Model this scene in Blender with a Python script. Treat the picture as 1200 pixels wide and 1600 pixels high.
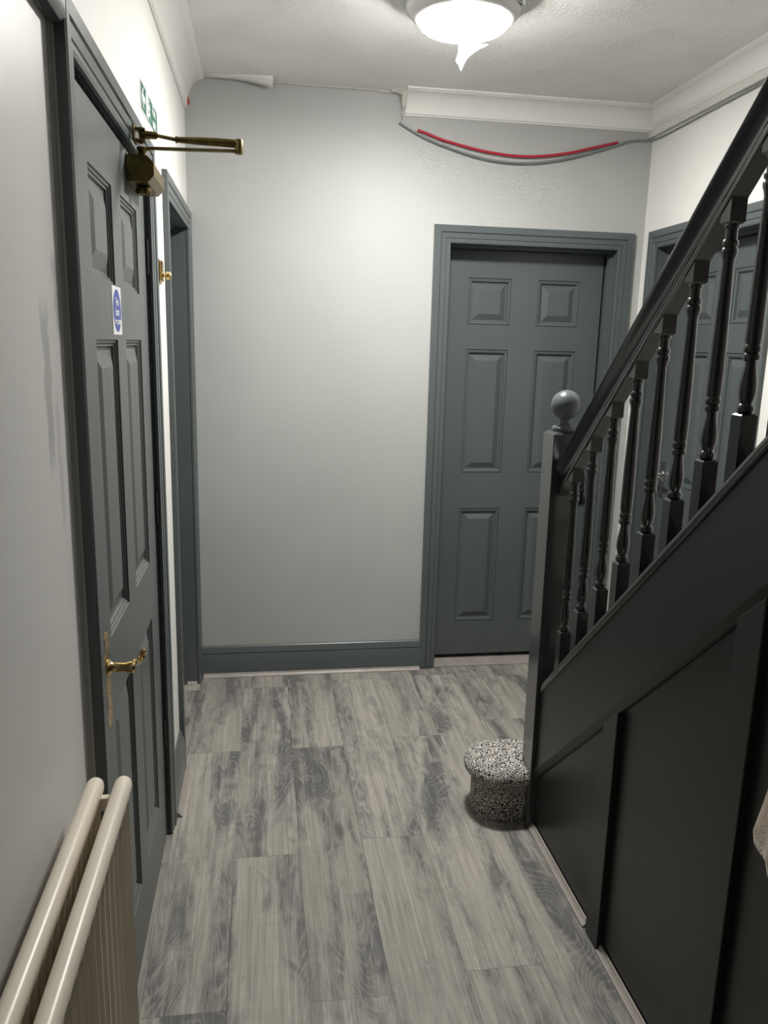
import bpy, bmesh, math, random
from math import sin, cos, pi, tan, radians
from mathutils import Vector, Matrix
random.seed(7)
for o in list(bpy.data.objects): bpy.data.objects.remove(o)
sc = bpy.context.scene
COL = sc.collection

# ------------------------------------------------------------------ camera
F_PX = 1230.0; YAW, PITCH, ROLL, CAM_H = 0.15371, 0.21011, 0.02501, 1.5581
cam_d = bpy.data.cameras.new('camera'); cam = bpy.data.objects.new('camera', cam_d); COL.objects.link(cam)
cam_d.sensor_fit = 'VERTICAL'; cam_d.sensor_height = 36.0; cam_d.lens = F_PX / 1600 * 36.0
cam_d.clip_start = 0.02; cam_d.clip_end = 60
f = Vector((sin(YAW)*cos(PITCH), cos(YAW)*cos(PITCH), -sin(PITCH)))
r0 = Vector((cos(YAW), -sin(YAW), 0)); u0 = r0.cross(f)
rr = cos(ROLL)*r0 + sin(ROLL)*u0; uu = -sin(ROLL)*r0 + cos(ROLL)*u0
M = Matrix((rr, uu, -f)).transposed().to_4x4(); M.translation = Vector((0, 0, CAM_H))
cam.matrix_world = M
sc.camera = cam
# ------------------------------------------------------------------ world, exposure, main light strength
w = bpy.data.worlds.new('world'); sc.world = w; w.use_nodes = True
w.node_tree.nodes['Background'].inputs[0].default_value = (0.02, 0.022, 0.025, 1)
w.node_tree.nodes['Background'].inputs[1].default_value = 0.3
sc.view_settings.view_transform = 'Standard'; sc.view_settings.look = 'None'
sc.view_settings.gamma = 1.0; sc.view_settings.use_curve_mapping = False
sc.view_settings.exposure = 0.0
LENS_EMIT = 268.0          # ceiling lamp diffuser

# ------------------------------------------------------------------ materials
MATS = {}
def mat(name, col, rough=.5, bump=0, bscale=60, metal=0, var=0, vscale=3, spec=.5, coat=0, bstretch=(1,1,1)):
    if name in MATS: return MATS[name]
    m = bpy.data.materials.new(name); m.use_nodes = True; nt = m.node_tree; N = nt.nodes; L = nt.links
    b = N['Principled BSDF']
    b.inputs['Base Color'].default_value = (*col, 1); b.inputs['Roughness'].default_value = rough
    b.inputs['Metallic'].default_value = metal; b.inputs['Specular IOR Level'].default_value = spec
    b.inputs['Coat Weight'].default_value = coat; b.inputs['Coat Roughness'].default_value = .12
    tc = N.new('ShaderNodeTexCoord')
    if var:
        n = N.new('ShaderNodeTexNoise'); n.inputs['Scale'].default_value = vscale; n.inputs['Detail'].default_value = 4
        L.new(tc.outputs['Object'], n.inputs['Vector'])
        rp = N.new('ShaderNodeMapRange'); rp.inputs[1].default_value = .3; rp.inputs[2].default_value = .7
        rp.inputs[3].default_value = 1-var; rp.inputs[4].default_value = 1+var
        L.new(n.outputs['Fac'], rp.inputs[0])
        mx = N.new('ShaderNodeVectorMath'); mx.operation = 'SCALE'; mx.inputs[0].default_value = col
        L.new(rp.outputs[0], mx.inputs['Scale']); L.new(mx.outputs[0], b.inputs['Base Color'])
    if bump:
        mp = N.new('ShaderNodeMapping'); mp.inputs['Scale'].default_value = bstretch
        n = N.new('ShaderNodeTexNoise'); n.inputs['Scale'].default_value = bscale; n.inputs['Detail'].default_value = 5
        L.new(tc.outputs['Object'], mp.inputs[0]); L.new(mp.outputs[0], n.inputs['Vector'])
        bp = N.new('ShaderNodeBump'); bp.inputs['Strength'].default_value = bump; bp.inputs['Distance'].default_value = .002
        L.new(n.outputs['Fac'], bp.inputs['Height']); L.new(bp.outputs[0], b.inputs['Normal'])
    MATS[name] = m
    return m

WHITEWALL = mat('off_white_wall_paint', (.76, .755, .725), .55, .25, 25, var=.03)
GREYWALL = mat('pale_grey_wall_paint', (.42, .43, .42), .5, .3, 18, var=.04, vscale=2)
COVING = mat('coving_white_paint', (.80, .79, .76), .5, .1, 40)
ANTH = mat('anthracite_satin_paint', (.090, .106, .107), .30, .08, 40, var=.05)
ANTHGRAIN = mat('anthracite_woodgrain_paint', (.112, .124, .123), .34, .55, 26, var=.05, bstretch=(1.2, 1, .10))
STAIRP = mat('dark_charcoal_gloss_paint', (.010, .0125, .0125), .24, .06, 30, var=.08, spec=.55, coat=.45)
PANELP = mat('dark_charcoal_panel_paint', (.015, .0175, .0165), .36, .3, 12, var=.12, vscale=2.5)
BRASS = mat('aged_brass', (.20, .15, .055), .36, .2, 90, metal=1, var=.25, vscale=30)
BRASSB = mat('polished_brass', (.72, .52, .24), .22, .1, 90, metal=1)
CREAM = mat('cream_radiator_enamel', (.80, .735, .62), .33, .08, 60, var=.05, vscale=12)
NEWELP = mat('newel_dark_grey_paint', (.034, .040, .040), .28, .06, 30, var=.06, spec=.6, coat=.8)
CHROME = mat('chrome', (.7, .7, .7), .12, metal=1)
BLACKM = mat('black_metal', (.03, .03, .032), .3, metal=.6)
WPLAST = mat('white_plastic', (.78, .78, .76), .35)
TRUNK = mat('white_trunking_plastic', (.62, .61, .57), .4)
REDCAB = mat('red_cable_sheath', (.42, .015, .035), .4)
GREYCAB = mat('grey_cable_sheath', (.20, .22, .22), .45)
PLASTER = mat('bare_plaster', (.52, .50, .46), .9, 1, 40, var=.15, vscale=25)
SCOTIA = mat('laminate_edging', (.34, .31, .28), .4, .3, 50, var=.12, vscale=14, bstretch=(1, .1, 1))
STICKW = mat('white_vinyl', (.8, .8, .8), .4)
STICKB = mat('blue_vinyl', (.04, .07, .36), .4)
SIGNG = mat('dark_green_sign_vinyl', (.02, .115, .075), .35)

def artex():
    m = bpy.data.materials.new('artex_ceiling_paint'); m.use_nodes = True; N = m.node_tree.nodes; L = m.node_tree.links
    b = N['Principled BSDF']; b.inputs['Base Color'].default_value = (.80, .79, .77, 1); b.inputs['Roughness'].default_value = .6
    tc = N.new('ShaderNodeTexCoord')
    n1 = N.new('ShaderNodeTexNoise'); n1.inputs['Scale'].default_value = 75; n1.inputs['Detail'].default_value = 3; n1.inputs['Distortion'].default_value = 1.2
    n2 = N.new('ShaderNodeTexNoise'); n2.inputs['Scale'].default_value = 5
    L.new(tc.outputs['Object'], n1.inputs['Vector']); L.new(tc.outputs['Object'], n2.inputs['Vector'])
    mr = N.new('ShaderNodeMapRange'); mr.inputs[1].default_value = .42; mr.inputs[2].default_value = .62
    L.new(n2.outputs['Fac'], mr.inputs[0])
    mu = N.new('ShaderNodeMath'); mu.operation = 'MULTIPLY'
    r1 = N.new('ShaderNodeMapRange'); r1.inputs[1].default_value = .42; r1.inputs[2].default_value = .66
    L.new(n1.outputs['Fac'], r1.inputs[0]); L.new(r1.outputs[0], mu.inputs[0]); L.new(mr.outputs[0], mu.inputs[1])
    bp = N.new('ShaderNodeBump'); bp.inputs['Strength'].default_value = .8; bp.inputs['Distance'].default_value = .0035
    L.new(mu.outputs[0], bp.inputs['Height']); L.new(bp.outputs[0], b.inputs['Normal'])
    return m
ARTEX = artex()

def patch_wall():
    """near wall: light grey emulsion with a few darker brush patches of touch-up paint"""
    m = bpy.data.materials.new('light_grey_wall_paint_with_touch_ups'); m.use_nodes = True; N = m.node_tree.nodes; L = m.node_tree.links
    b = N['Principled BSDF']; b.inputs['Roughness'].default_value = .38
    tc = N.new('ShaderNodeTexCoord'); nz = N.new('ShaderNodeTexNoise'); nz.inputs['Scale'].default_value = 14
    L.new(tc.outputs['Object'], nz.inputs['Vector'])
    sx = N.new('ShaderNodeSeparateXYZ'); 
    wob = N.new('ShaderNodeVectorMath'); wob.operation = 'MULTIPLY_ADD'; wob.inputs[1].default_value = (0, .05, .05)
    L.new(nz.outputs['Color'], wob.inputs[0]); L.new(tc.outputs['Object'], wob.inputs[2])
    L.new(wob.outputs[0], sx.inputs[0])
    tot = None
    for cy, cz, hy, hz, k in ((1.265, 1.48, .020, .115, 1), (1.352, 1.62, .020, .055, .8), (1.31, 1.36, .012, .10, .5)):
        ds = []
        for out, c, h in ((1, cy+.025, hy), (2, cz+.025, hz)):
            s = N.new('ShaderNodeMath'); s.operation = 'SUBTRACT'; L.new(sx.outputs[out], s.inputs[0]); s.inputs[1].default_value = c
            a = N.new('ShaderNodeMath'); a.operation = 'ABSOLUTE'; L.new(s.outputs[0], a.inputs[0])
            q = N.new('ShaderNodeMapRange'); q.interpolation_type = 'SMOOTHSTEP'
            q.inputs[1].default_value = h*.7; q.inputs[2].default_value = h*1.3; q.inputs[3].default_value = 1; q.inputs[4].default_value = 0
            L.new(a.outputs[0], q.inputs[0]); ds.append(q)
        mu = N.new('ShaderNodeMath'); mu.operation = 'MULTIPLY'; L.new(ds[0].outputs[0], mu.inputs[0]); L.new(ds[1].outputs[0], mu.inputs[1])
        mk = N.new('ShaderNodeMath'); mk.operation = 'MULTIPLY'; mk.inputs[1].default_value = k; L.new(mu.outputs[0], mk.inputs[0])
        if tot is None: tot = mk
        else:
            ad = N.new('ShaderNodeMath'); ad.operation = 'MAXIMUM'; L.new(tot.outputs[0], ad.inputs[0]); L.new(mk.outputs[0], ad.inputs[1]); tot = ad
    mx = N.new('ShaderNodeMix'); mx.data_type = 'RGBA'; mx.inputs[6].default_value = (.70, .695, .675, 1); mx.inputs[7].default_value = (.47, .465, .45, 1)
    L.new(tot.outputs[0], mx.inputs[0]); L.new(mx.outputs[2], b.inputs['Base Color'])
    n = N.new('ShaderNodeTexNoise'); n.inputs['Scale'].default_value = 22; L.new(tc.outputs['Object'], n.inputs['Vector'])
    bp = N.new('ShaderNodeBump'); bp.inputs['Strength'].default_value = .35; bp.inputs['Distance'].default_value = .002
    L.new(n.outputs['Fac'], bp.inputs['Height']); L.new(bp.outputs[0], b.inputs['Normal'])
    return m
PATCHWALL = patch_wall()

def floor_mat():
    m = bpy.data.materials.new('grey_oak_laminate_planks'); m.use_nodes = True; N = m.node_tree.nodes; L = m.node_tree.links
    b = N['Principled BSDF']; b.inputs['Roughness'].default_value = .42; b.inputs['Specular IOR Level'].default_value = .35
    def MA(op, a, b_=None, c_=None):
        n = N.new('ShaderNodeMath'); n.operation = op
        for i, v in enumerate((a, b_, c_)):
            if v is None: continue
            if isinstance(v, (int, float)): n.inputs[i].default_value = v
            else: L.new(v, n.inputs[i])
        return n.outputs[0]
    def MR(v, a, b_, c_=0, d=1, smooth=True):
        n = N.new('ShaderNodeMapRange'); n.interpolation_type = 'SMOOTHSTEP' if smooth else 'LINEAR'
        L.new(v, n.inputs[0])
        for i, q in enumerate((a, b_, c_, d)): n.inputs[i+1].default_value = q
        return n.outputs[0]
    tc = N.new('ShaderNodeTexCoord'); s = N.new('ShaderNodeSeparateXYZ'); L.new(tc.outputs['Object'], s.inputs[0])
    X, Y = s.outputs[0], s.outputs[1]
    PW, PL = .2, 1.225
    u = MA('DIVIDE', MA('ADD', X, .5), PW); ix = MA('FLOOR', u); fu = MA('FRACT', u)
    par = MA('MODULO', ix, 2.0)
    hash_ = MA('MULTIPLY', MA('FRACT', MA('MULTIPLY', MA('SINE', MA('MULTIPLY', ix, 12.9898)), 43758.5)), .16)
    off = MA('ADD', MA('MULTIPLY', par, -.57), MA('ADD', .96, MA('MULTIPLY', hash_, MA('GREATER_THAN', ix, 3.5))))
    v = MA('DIVIDE', MA('SUBTRACT', Y, off), PL); iy = MA('FLOOR', v); fv = MA('FRACT', v)
    cid = N.new('ShaderNodeCombineXYZ'); L.new(ix, cid.inputs[0]); L.new(iy, cid.inputs[1]); cid.inputs[2].default_value = 2.3
    wn = N.new('ShaderNodeTexWhiteNoise'); L.new(cid.outputs[0], wn.inputs['Vector'])
    ws = N.new('ShaderNodeSeparateXYZ'); L.new(wn.outputs['Color'], ws.inputs[0])
    # plank-local coordinates shifted by a random amount
    def vec(sx, sy, ox=40., oy=60.):
        c = N.new('ShaderNodeCombineXYZ')
        L.new(MA('MULTIPLY_ADD', ws.outputs[0], ox, MA('MULTIPLY', X, sx)), c.inputs[0])
        L.new(MA('MULTIPLY_ADD', ws.outputs[1], oy, MA('MULTIPLY', Y, sy)), c.inputs[1])
        return c.outputs[0]
    def noise(vv, sc_=1, det=3, dist=0, rough=.5):
        n = N.new('ShaderNodeTexNoise'); n.inputs['Scale'].default_value = sc_; n.inputs['Detail'].default_value = det
        n.inputs['Distortion'].default_value = dist; n.inputs['Roughness'].default_value = rough; L.new(vv, n.inputs['Vector']); return n.outputs['Fac']
    smoke = noise(vec(9, 1.15), 1, 4, .9, .5)      # long smoky dark streaks
    smoke2 = noise(vec(17, 6.0), 1, 5, 1.6, .62)
    fine = noise(vec(170, 4.5), 1, 3, .2, .6)        # fine grain
    fine2 = noise(vec(60, 1.6), 1, 4, .4, .6)
    cross = noise(vec(9, 60), 1, 3, .3, .6)          # saw marks across
    dark = MR(MA('ADD', MA('MULTIPLY', smoke, .66), MA('MULTIPLY', smoke2, .34)), .43, .63)
    # cathedral rings: contour lines of a stretched noise, only visible in the dark smoke
    ringsrc = noise(vec(7.5, 1.9), 1, 1.2, .5)
    rings = MA('SINE', MA('MULTIPLY', ringsrc, 190.0))
    rings = MR(rings, .35, .95)
    col = N.new('ShaderNodeMix'); col.data_type = 'RGBA'; col.inputs[6].default_value = (.36, .34, .30, 1); col.inputs[7].default_value = (.125, .125, .124, 1)
    L.new(dark, col.inputs[0])
    k = MA('MULTIPLY', MR(fine, .3, .7, .82, 1.15), MR(fine2, .3, .7, .86, 1.12))
    k = MA('MULTIPLY', k, MR(cross, .3, .75, .97, 1.03))
    k = MA('MULTIPLY', k, MA('MULTIPLY_ADD', ws.outputs[2], .20, .90))
    ringk = MA('MULTIPLY_ADD', MA('MULTIPLY', rings, MR(dark, .25, .8)), .42, .96)
    k = MA('MULTIPLY', k, ringk)
    # knots
    vo = N.new('ShaderNodeTexVoronoi'); vo.inputs['Scale'].default_value = 1.0; L.new(vec(5.2, 1.9), vo.inputs['Vector'])
    kn = MR(vo.outputs['Distance'], .03, .13, .45, 1)
    k = MA('MULTIPLY', k, kn)
    # joints
    du = MA('MULTIPLY', MA('MINIMUM', fu, MA('SUBTRACT', 1.0, fu)), PW); dv = MA('MULTIPLY', MA('MINIMUM', fv, MA('SUBTRACT', 1.0, fv)), PL)
    j = MA('MINIMUM', du, dv); jk = MR(j, .0004, .0018, .62, 1)
    k = MA('MULTIPLY', k, jk)
    sc3 = N.new('ShaderNodeVectorMath'); sc3.operation = 'SCALE'; L.new(col.outputs[2], sc3.inputs[0]); L.new(k, sc3.inputs['Scale'])
    L.new(sc3.outputs[0], b.inputs['Base Color'])
    h = MA('ADD', MA('MULTIPLY', fine, .25), MR(j, .0004, .002, 0, 1))
    bp = N.new('ShaderNodeBump'); bp.inputs['Strength'].default_value = .25; bp.inputs['Distance'].default_value = .001
    L.new(h, bp.inputs['Height']); L.new(bp.outputs[0], b.inputs['Normal'])
    L.new(MR(fine, .3, .7, .38, .5), b.inputs['Roughness'])
    return m
FLOORM = floor_mat()

def carpet_mat():
    m = bpy.data.materials.new('salt_and_pepper_carpet'); m.use_nodes = True; N = m.node_tree.nodes; L = m.node_tree.links
    b = N['Principled BSDF']; b.inputs['Roughness'].default_value = 1; b.inputs['Specular IOR Level'].default_value = .1
    tc = N.new('ShaderNodeTexCoord'); n = N.new('ShaderNodeTexNoise'); n.inputs['Scale'].default_value = 250; n.inputs['Detail'].default_value = 2
    L.new(tc.outputs['Object'], n.inputs['Vector'])
    cr = N.new('ShaderNodeValToRGB'); e = cr.color_ramp.elements
    e[0].position = .44; e[0].color = (.02, .021, .023, 1); e[1].position = .58; e[1].color = (.80, .76, .70, 1)
    L.new(n.outputs['Fac'], cr.inputs[0]); L.new(cr.outputs[0], b.inputs['Base Color'])
    bp = N.new('ShaderNodeBump'); bp.inputs['Strength'].default_value = 1; bp.inputs['Distance'].default_value = .006
    L.new(n.outputs['Fac'], bp.inputs['Height']); L.new(bp.outputs[0], b.inputs['Normal'])
    return m
CARPET = carpet_mat()

def cloth_mat(name, c):
    m = bpy.data.materials.new(name); m.use_nodes = True; N = m.node_tree.nodes; L = m.node_tree.links
    b = N['Principled BSDF']; b.inputs['Roughness'].default_value = .95; b.inputs['Base Color'].default_value = (*c, 1)
    b.inputs['Sheen Weight'].default_value = .3
    tc = N.new('ShaderNodeTexCoord'); n = N.new('ShaderNodeTexNoise'); n.inputs['Scale'].default_value = 260
    L.new(tc.outputs['Object'], n.inputs['Vector'])
    bp = N.new('ShaderNodeBump'); bp.inputs['Strength'].default_value = .8; bp.inputs['Distance'].default_value = .002
    L.new(n.outputs['Fac'], bp.inputs['Height']); L.new(bp.outputs[0], b.inputs['Normal'])
    return m
TAN = cloth_mat('tan_fabric', (.30, .23, .16)); TANHEM = cloth_mat('pale_tan_hem_fabric', (.46, .40, .30))

def emit_mat():
    m = bpy.data.materials.new('glowing_opal_diffuser'); m.use_nodes = True; N = m.node_tree.nodes; L = m.node_tree.links
    for n in list(N): N.remove(n)
    o = N.new('ShaderNodeOutputMaterial'); e = N.new('ShaderNodeEmission'); e.inputs[0].default_value = (1, .975, .93, 1); e.inputs[1].default_value = LENS_EMIT
    L.new(e.outputs[0], o.inputs[0]); return m
LENS = emit_mat()
def film_mat():
    m = bpy.data.materials.new('translucent_white_film'); m.use_nodes = True; N = m.node_tree.nodes; L = m.node_tree.links
    b = N['Principled BSDF']; b.inputs['Base Color'].default_value = (.9, .9, .9, 1); b.inputs['Roughness'].default_value = .4
    t = N.new('ShaderNodeBsdfTranslucent'); t.inputs[0].default_value = (.95, .95, .95, 1); mx = N.new('ShaderNodeMixShader'); mx.inputs[0].default_value = .6
    L.new(b.outputs[0], mx.inputs[1]); L.new(t.outputs[0], mx.inputs[2]); L.new(mx.outputs[0], N['Material Output'].inputs[0]); return m
FILM = film_mat()

# ------------------------------------------------------------------ helpers
def obj(name, bm, m, parent=None, loc=(0,0,0), rotz=0, smooth=False, bevel=0, kind=None, mats=None):
    bmesh.ops.recalc_face_normals(bm, faces=bm.faces)
    me = bpy.data.meshes.new(name); bm.to_mesh(me); bm.free()
    for q in (mats or [m]): me.materials.append(q)
    o = bpy.data.objects.new(name, me); COL.objects.link(o)
    o.location = loc; o.rotation_euler = (0, 0, rotz)
    if parent: o.parent = parent
    if smooth:
        for p in me.polygons: p.use_smooth = True
        try:
            me.set_sharp_from_angle(angle=radians(38))
        except Exception: pass
    if bevel:
        b = o.modifiers.new('bevel', 'BEVEL'); b.width = bevel; b.segments = 2; b.limit_method = 'ANGLE'; b.angle_limit = radians(40)
    if kind: o['kind'] = kind
    return o
def tag(o, label, cat, group=None):
    o['label'] = label; o['category'] = cat
    if group: o['group'] = group
    return o
def thing(name, label, cat, loc=(0,0,0), rotz=0, group=None):
    o = bpy.data.objects.new(name, None); COL.objects.link(o); o.location = loc; o.rotation_euler = (0,0,rotz)
    o.empty_display_size = .1
    return tag(o, label, cat, group)
def struct(name, loc=(0,0,0), rotz=0, label=None, cat=None):
    o = bpy.data.objects.new(name, None); COL.objects.link(o); o.location = loc; o.rotation_euler = (0,0,rotz); o['kind'] = 'structure'
    if label: o['label'] = label
    if cat: o['category'] = cat
    return o
def sl(o, label, cat):
    o['label'] = label; o['category'] = cat; return o
def box(bm, x0, x1, y0, y1, z0, z1, mi=0):
    v = [bm.verts.new(p) for p in ((x0,y0,z0),(x1,y0,z0),(x1,y1,z0),(x0,y1,z0),(x0,y0,z1),(x1,y0,z1),(x1,y1,z1),(x0,y1,z1))]
    for q in ((0,3,2,1),(4,5,6,7),(0,1,5,4),(1,2,6,5),(2,3,7,6),(3,0,4,7)):
        fc = bm.faces.new([v[i] for i in q]); fc.material_index = mi
    return v
def BX(*a):
    bm = bmesh.new(); box(bm, *a); return bm
def prism(bm, prof, fn0, fn1, caps=True):
    """loft a closed profile between two placements"""
    a = [bm.verts.new(fn0(*p)) for p in prof]; b = [bm.verts.new(fn1(*p)) for p in prof]; n = len(prof)
    for i in range(n): bm.faces.new((a[i], a[(i+1)%n], b[(i+1)%n], b[i]))
    if caps: bm.faces.new(a[::-1]); bm.faces.new(b)
def lathe(bm, prof, seg=28, c=(0,0,0), axis='z'):
    rings = []
    for r, h in prof:
        ring = []
        for k in range(seg):
            a = 2*pi*k/seg
            p = (r*cos(a), r*sin(a), h) if axis == 'z' else ((h, r*cos(a), r*sin(a)) if axis == 'x' else (r*cos(a), h, r*sin(a)))
            ring.append(bm.verts.new((p[0]+c[0], p[1]+c[1], p[2]+c[2])))
        rings.append(ring)
    for a, b in zip(rings, rings[1:]):
        for k in range(seg): bm.faces.new((a[k], a[(k+1)%seg], b[(k+1)%seg], b[k]))
    bm.faces.new(rings[0][::-1]); bm.faces.new(rings[-1])
def tube(bm, pts, r, seg=10):
    pts = [Vector(p) for p in pts]; rings = []; rs = r if isinstance(r, (list, tuple)) else [r]*len(pts)
    up = Vector((0.13, 0.2, 1)).normalized()
    for i, p in enumerate(pts):
        d = (pts[min(i+1, len(pts)-1)] - pts[max(i-1, 0)]).normalized()
        if abs(d.dot(up)) > .95: up = Vector((1, .1, 0)).normalized()
        a = d.cross(up).normalized(); b = d.cross(a).normalized()
        rings.append([bm.verts.new(p + rs[i]*(cos(2*pi*k/seg)*a + sin(2*pi*k/seg)*b)) for k in range(seg)])
    for a, b in zip(rings, rings[1:]):
        for k in range(seg): bm.faces.new((a[k], a[(k+1)%seg], b[(k+1)%seg], b[k]))
    bm.faces.new(rings[0][::-1]); bm.faces.new(rings[-1])
def catmull(pts, n=8):
    P = [Vector(p) for p in pts]; P = [2*P[0]-P[1]] + P + [2*P[-1]-P[-2]]; out = []
    for i in range(1, len(P)-2):
        for k in range(n):
            t = k/n; a, b, c, d = P[i-1:i+3]
            out.append(.5*((2*b) + (c-a)*t + (2*a-5*b+4*c-d)*t*t + (3*b-a-3*c+d)*t**3))
    out.append(P[-2]); return out
def text_bm(bm, s, size, origin, ux, uy, extr=.0006, width=None, mi=0, bold=0.0):
    """built-in font text as mesh faces placed at origin along ux / uy"""
    cu = bpy.data.curves.new('t', 'FONT'); cu.body = s; cu.size = size; cu.extrude = extr; cu.align_x = 'CENTER'; cu.align_y = 'CENTER'; cu.offset = bold
    o = bpy.data.objects.new('t', cu); COL.objects.link(o); bpy.context.view_layer.update()
    me = o.to_mesh(); xs = [v.co.x for v in me.vertices]; k = 1
    if width: k = width/(max(xs)-min(xs))
    ux = Vector(ux); uy = Vector(uy); uz = ux.cross(uy); O = Vector(origin)
    vs = [bm.verts.new(O + ux*v.co.x*k + uy*v.co.y + uz*v.co.z) for v in me.vertices]
    for p in me.polygons:
        try: fc = bm.faces.new([vs[i] for i in p.vertices]); fc.material_index = mi
        except ValueError: pass
    o.to_mesh_clear(); bpy.data.objects.remove(o); bpy.data.curves.remove(cu)

# ------------------------------------------------------------------ dimensions
XL, XR, D, HC, TW = -.312, 1.7244, 3.569, 2.60, .16
YB = -.75                                   # unseen hall end behind the camera, set near to cut bounce light
OPH = 2.006                                 # height of the door openings

# ------------------------------------------------------------------ setting
fl = obj('floor', BX(-.75, 2.0, YB-.1, D+.35, -.08, 0), FLOORM, kind='structure'); sl(fl, 'grey oak effect laminate plank floor of the hall', 'floor')

bm = bmesh.new()     # ceiling with the stairwell opening over the flight
box(bm, -.6, .84, YB-.1, D+.2, HC, HC+.25); box(bm, .84, XR+.2, 2.05, D+.2, HC, HC+.25); box(bm, .84, XR+.2, YB-.1, -.5, HC, HC+.25)
c = obj('ceiling', bm, ARTEX, kind='structure'); sl(c, 'white textured hall ceiling', 'ceiling')
obj('ceiling_landing', BX(-.6, XR+.2, YB-.1, D+.2, 4.9, 5.0), WHITEWALL, kind='structure')
bm = bmesh.new(); box(bm, .74, .84, -.5, 2.05, HC+.25, 4.9); box(bm, .74, XR+.2, 2.05, 2.15, HC+.25, 4.9); box(bm, .74, XR+.2, -.6, -.5, HC+.25, 4.9)
obj('wall_landing', bm, WHITEWALL, kind='structure')

def wall_y(bm, x0, x1, y0, y1, z1, ops):          # wall running along Y with openings (ya, yb, h)
    y = y0
    for a, b, h in ops:
        box(bm, x0, x1, y, a, 0, z1); box(bm, x0, x1, a, b, h, z1); y = b
    box(bm, x0, x1, y, y1, 0, z1)
D1 = (1.455, 2.335); D2 = (2.776, 3.482); D3 = (2.625, 3.42); DB = (.815, 1.604)
bm = bmesh.new(); wall_y(bm, XL-TW, XL, 1.387, D+TW, HC, ((*D1, OPH), (*D2, OPH))); box(bm, XL-TW, XL, YB, 1.387, 2.03, HC); box(bm, XL-TW, XL-.03, YB, 1.387, 0, 2.03)
o = obj('wall_left', bm, WHITEWALL, kind='structure'); sl(o, 'off-white left hall wall above and between the dark doors', 'wall')
bm = bmesh.new(); box(bm, XL-.03, XL-.010, YB, 1.387, 0, 2.03); box(bm, XL-.010, XL-.006, 1.381, 1.387, 0, 2.026)
o = obj('wall_left_near', bm, PATCHWALL, kind='structure'); sl(o, 'light grey infill wall behind the radiator with touch-up patches', 'wall')
bm = bmesh.new(); box(bm, XL, DB[0], D, D+TW, 0, HC); box(bm, DB[0], DB[1], D, D+TW, OPH, HC); box(bm, DB[1], XR+.0, D, D+TW, 0, HC)
o = obj('wall_back', bm, GREYWALL, kind='structure'); sl(o, 'mid grey wall at the end of the hall', 'wall')
bm = bmesh.new(); wall_y(bm, XR, XR+TW, YB, D+TW, HC, ((*D3, OPH),)); box(bm, XR, XR+TW, YB, 2.2, HC, 4.9)
o = obj('wall_right', bm, WHITEWALL, kind='structure'); sl(o, 'off-white wall on the far side of the stairs', 'wall')
obj('wall_front_absorber', BX(XL-TW, XR+TW, YB-.12, YB, 0, HC), ANTH, kind='structure')  # unseen end wall, coloured dark so less light bounces back up the hall

# header trim over the grey infill wall
bm = bmesh.new(); prism(bm, [(0,0),(.014,.002),(.020,.010),(.020,.046),(.016,.056),(0,.058)], lambda a,b: (XL-.002+a, YB, 2.022+b), lambda a,b: (XL-.002+a, 1.39, 2.022+b))
o = obj('trim_1', bm, ANTH, kind='structure', smooth=True); sl(o, 'dark grey head trim running towards the camera above the grey infill wall', 'trim')

# cornices -----------------------------------------------------------
def cove(pr, dr):
    """closed profile: (projection from wall, drop from ceiling)"""
    P = [(0, 0), (pr, 0), (pr, -.006), (pr-.008, -.008)]
    for k in range(9):
        a = k/8*pi/2
        P.append((.012+(pr-.024)*(1-sin(a)), -(.012+(dr-.024)*(1-cos(a)))))
    P += [(.012, -dr+.008), (.006, -dr+.004), (.006, -dr), (0, -dr)]
    return P
bm = bmesh.new(); pf = cove(.082, .126)
prism(bm, pf, lambda a,b: (XL+a, YB, HC+b), lambda a,b: (XL+a, D-.001, HC+b))
o = obj('trim_2', bm, COVING, kind='structure', smooth=True); sl(o, 'white coving along the left wall', 'coving')
bm = bmesh.new(); pb = cove(.085, .092)
prism(bm, pb, lambda a,b: (.596, D-a, HC+b), lambda a,b: (XR-a*.76, D-a, HC+b))
o = obj('trim_3', bm, COVING, kind='structure', smooth=True); sl(o, 'white coving on the back wall that stops short above the cables', 'coving')
bm = bmesh.new(); pr_ = cove(.065, .088)
prism(bm, pr_, lambda a,b: (XR-a, D-a*1.3, HC+b), lambda a,b: (XR-a, 2.05, HC+b))
o = obj('trim_4', bm, COVING, kind='structure', smooth=True); sl(o, 'white coving along the right wall over the stairs', 'coving')
tr = tag(obj('cable_trunking', BX(XR-.022, XR, 2.05, D, HC-.118, HC-.088), TRUNK, bevel=.002), 'white plastic cable trunking under the coving on the right wall', 'trunking')

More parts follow.
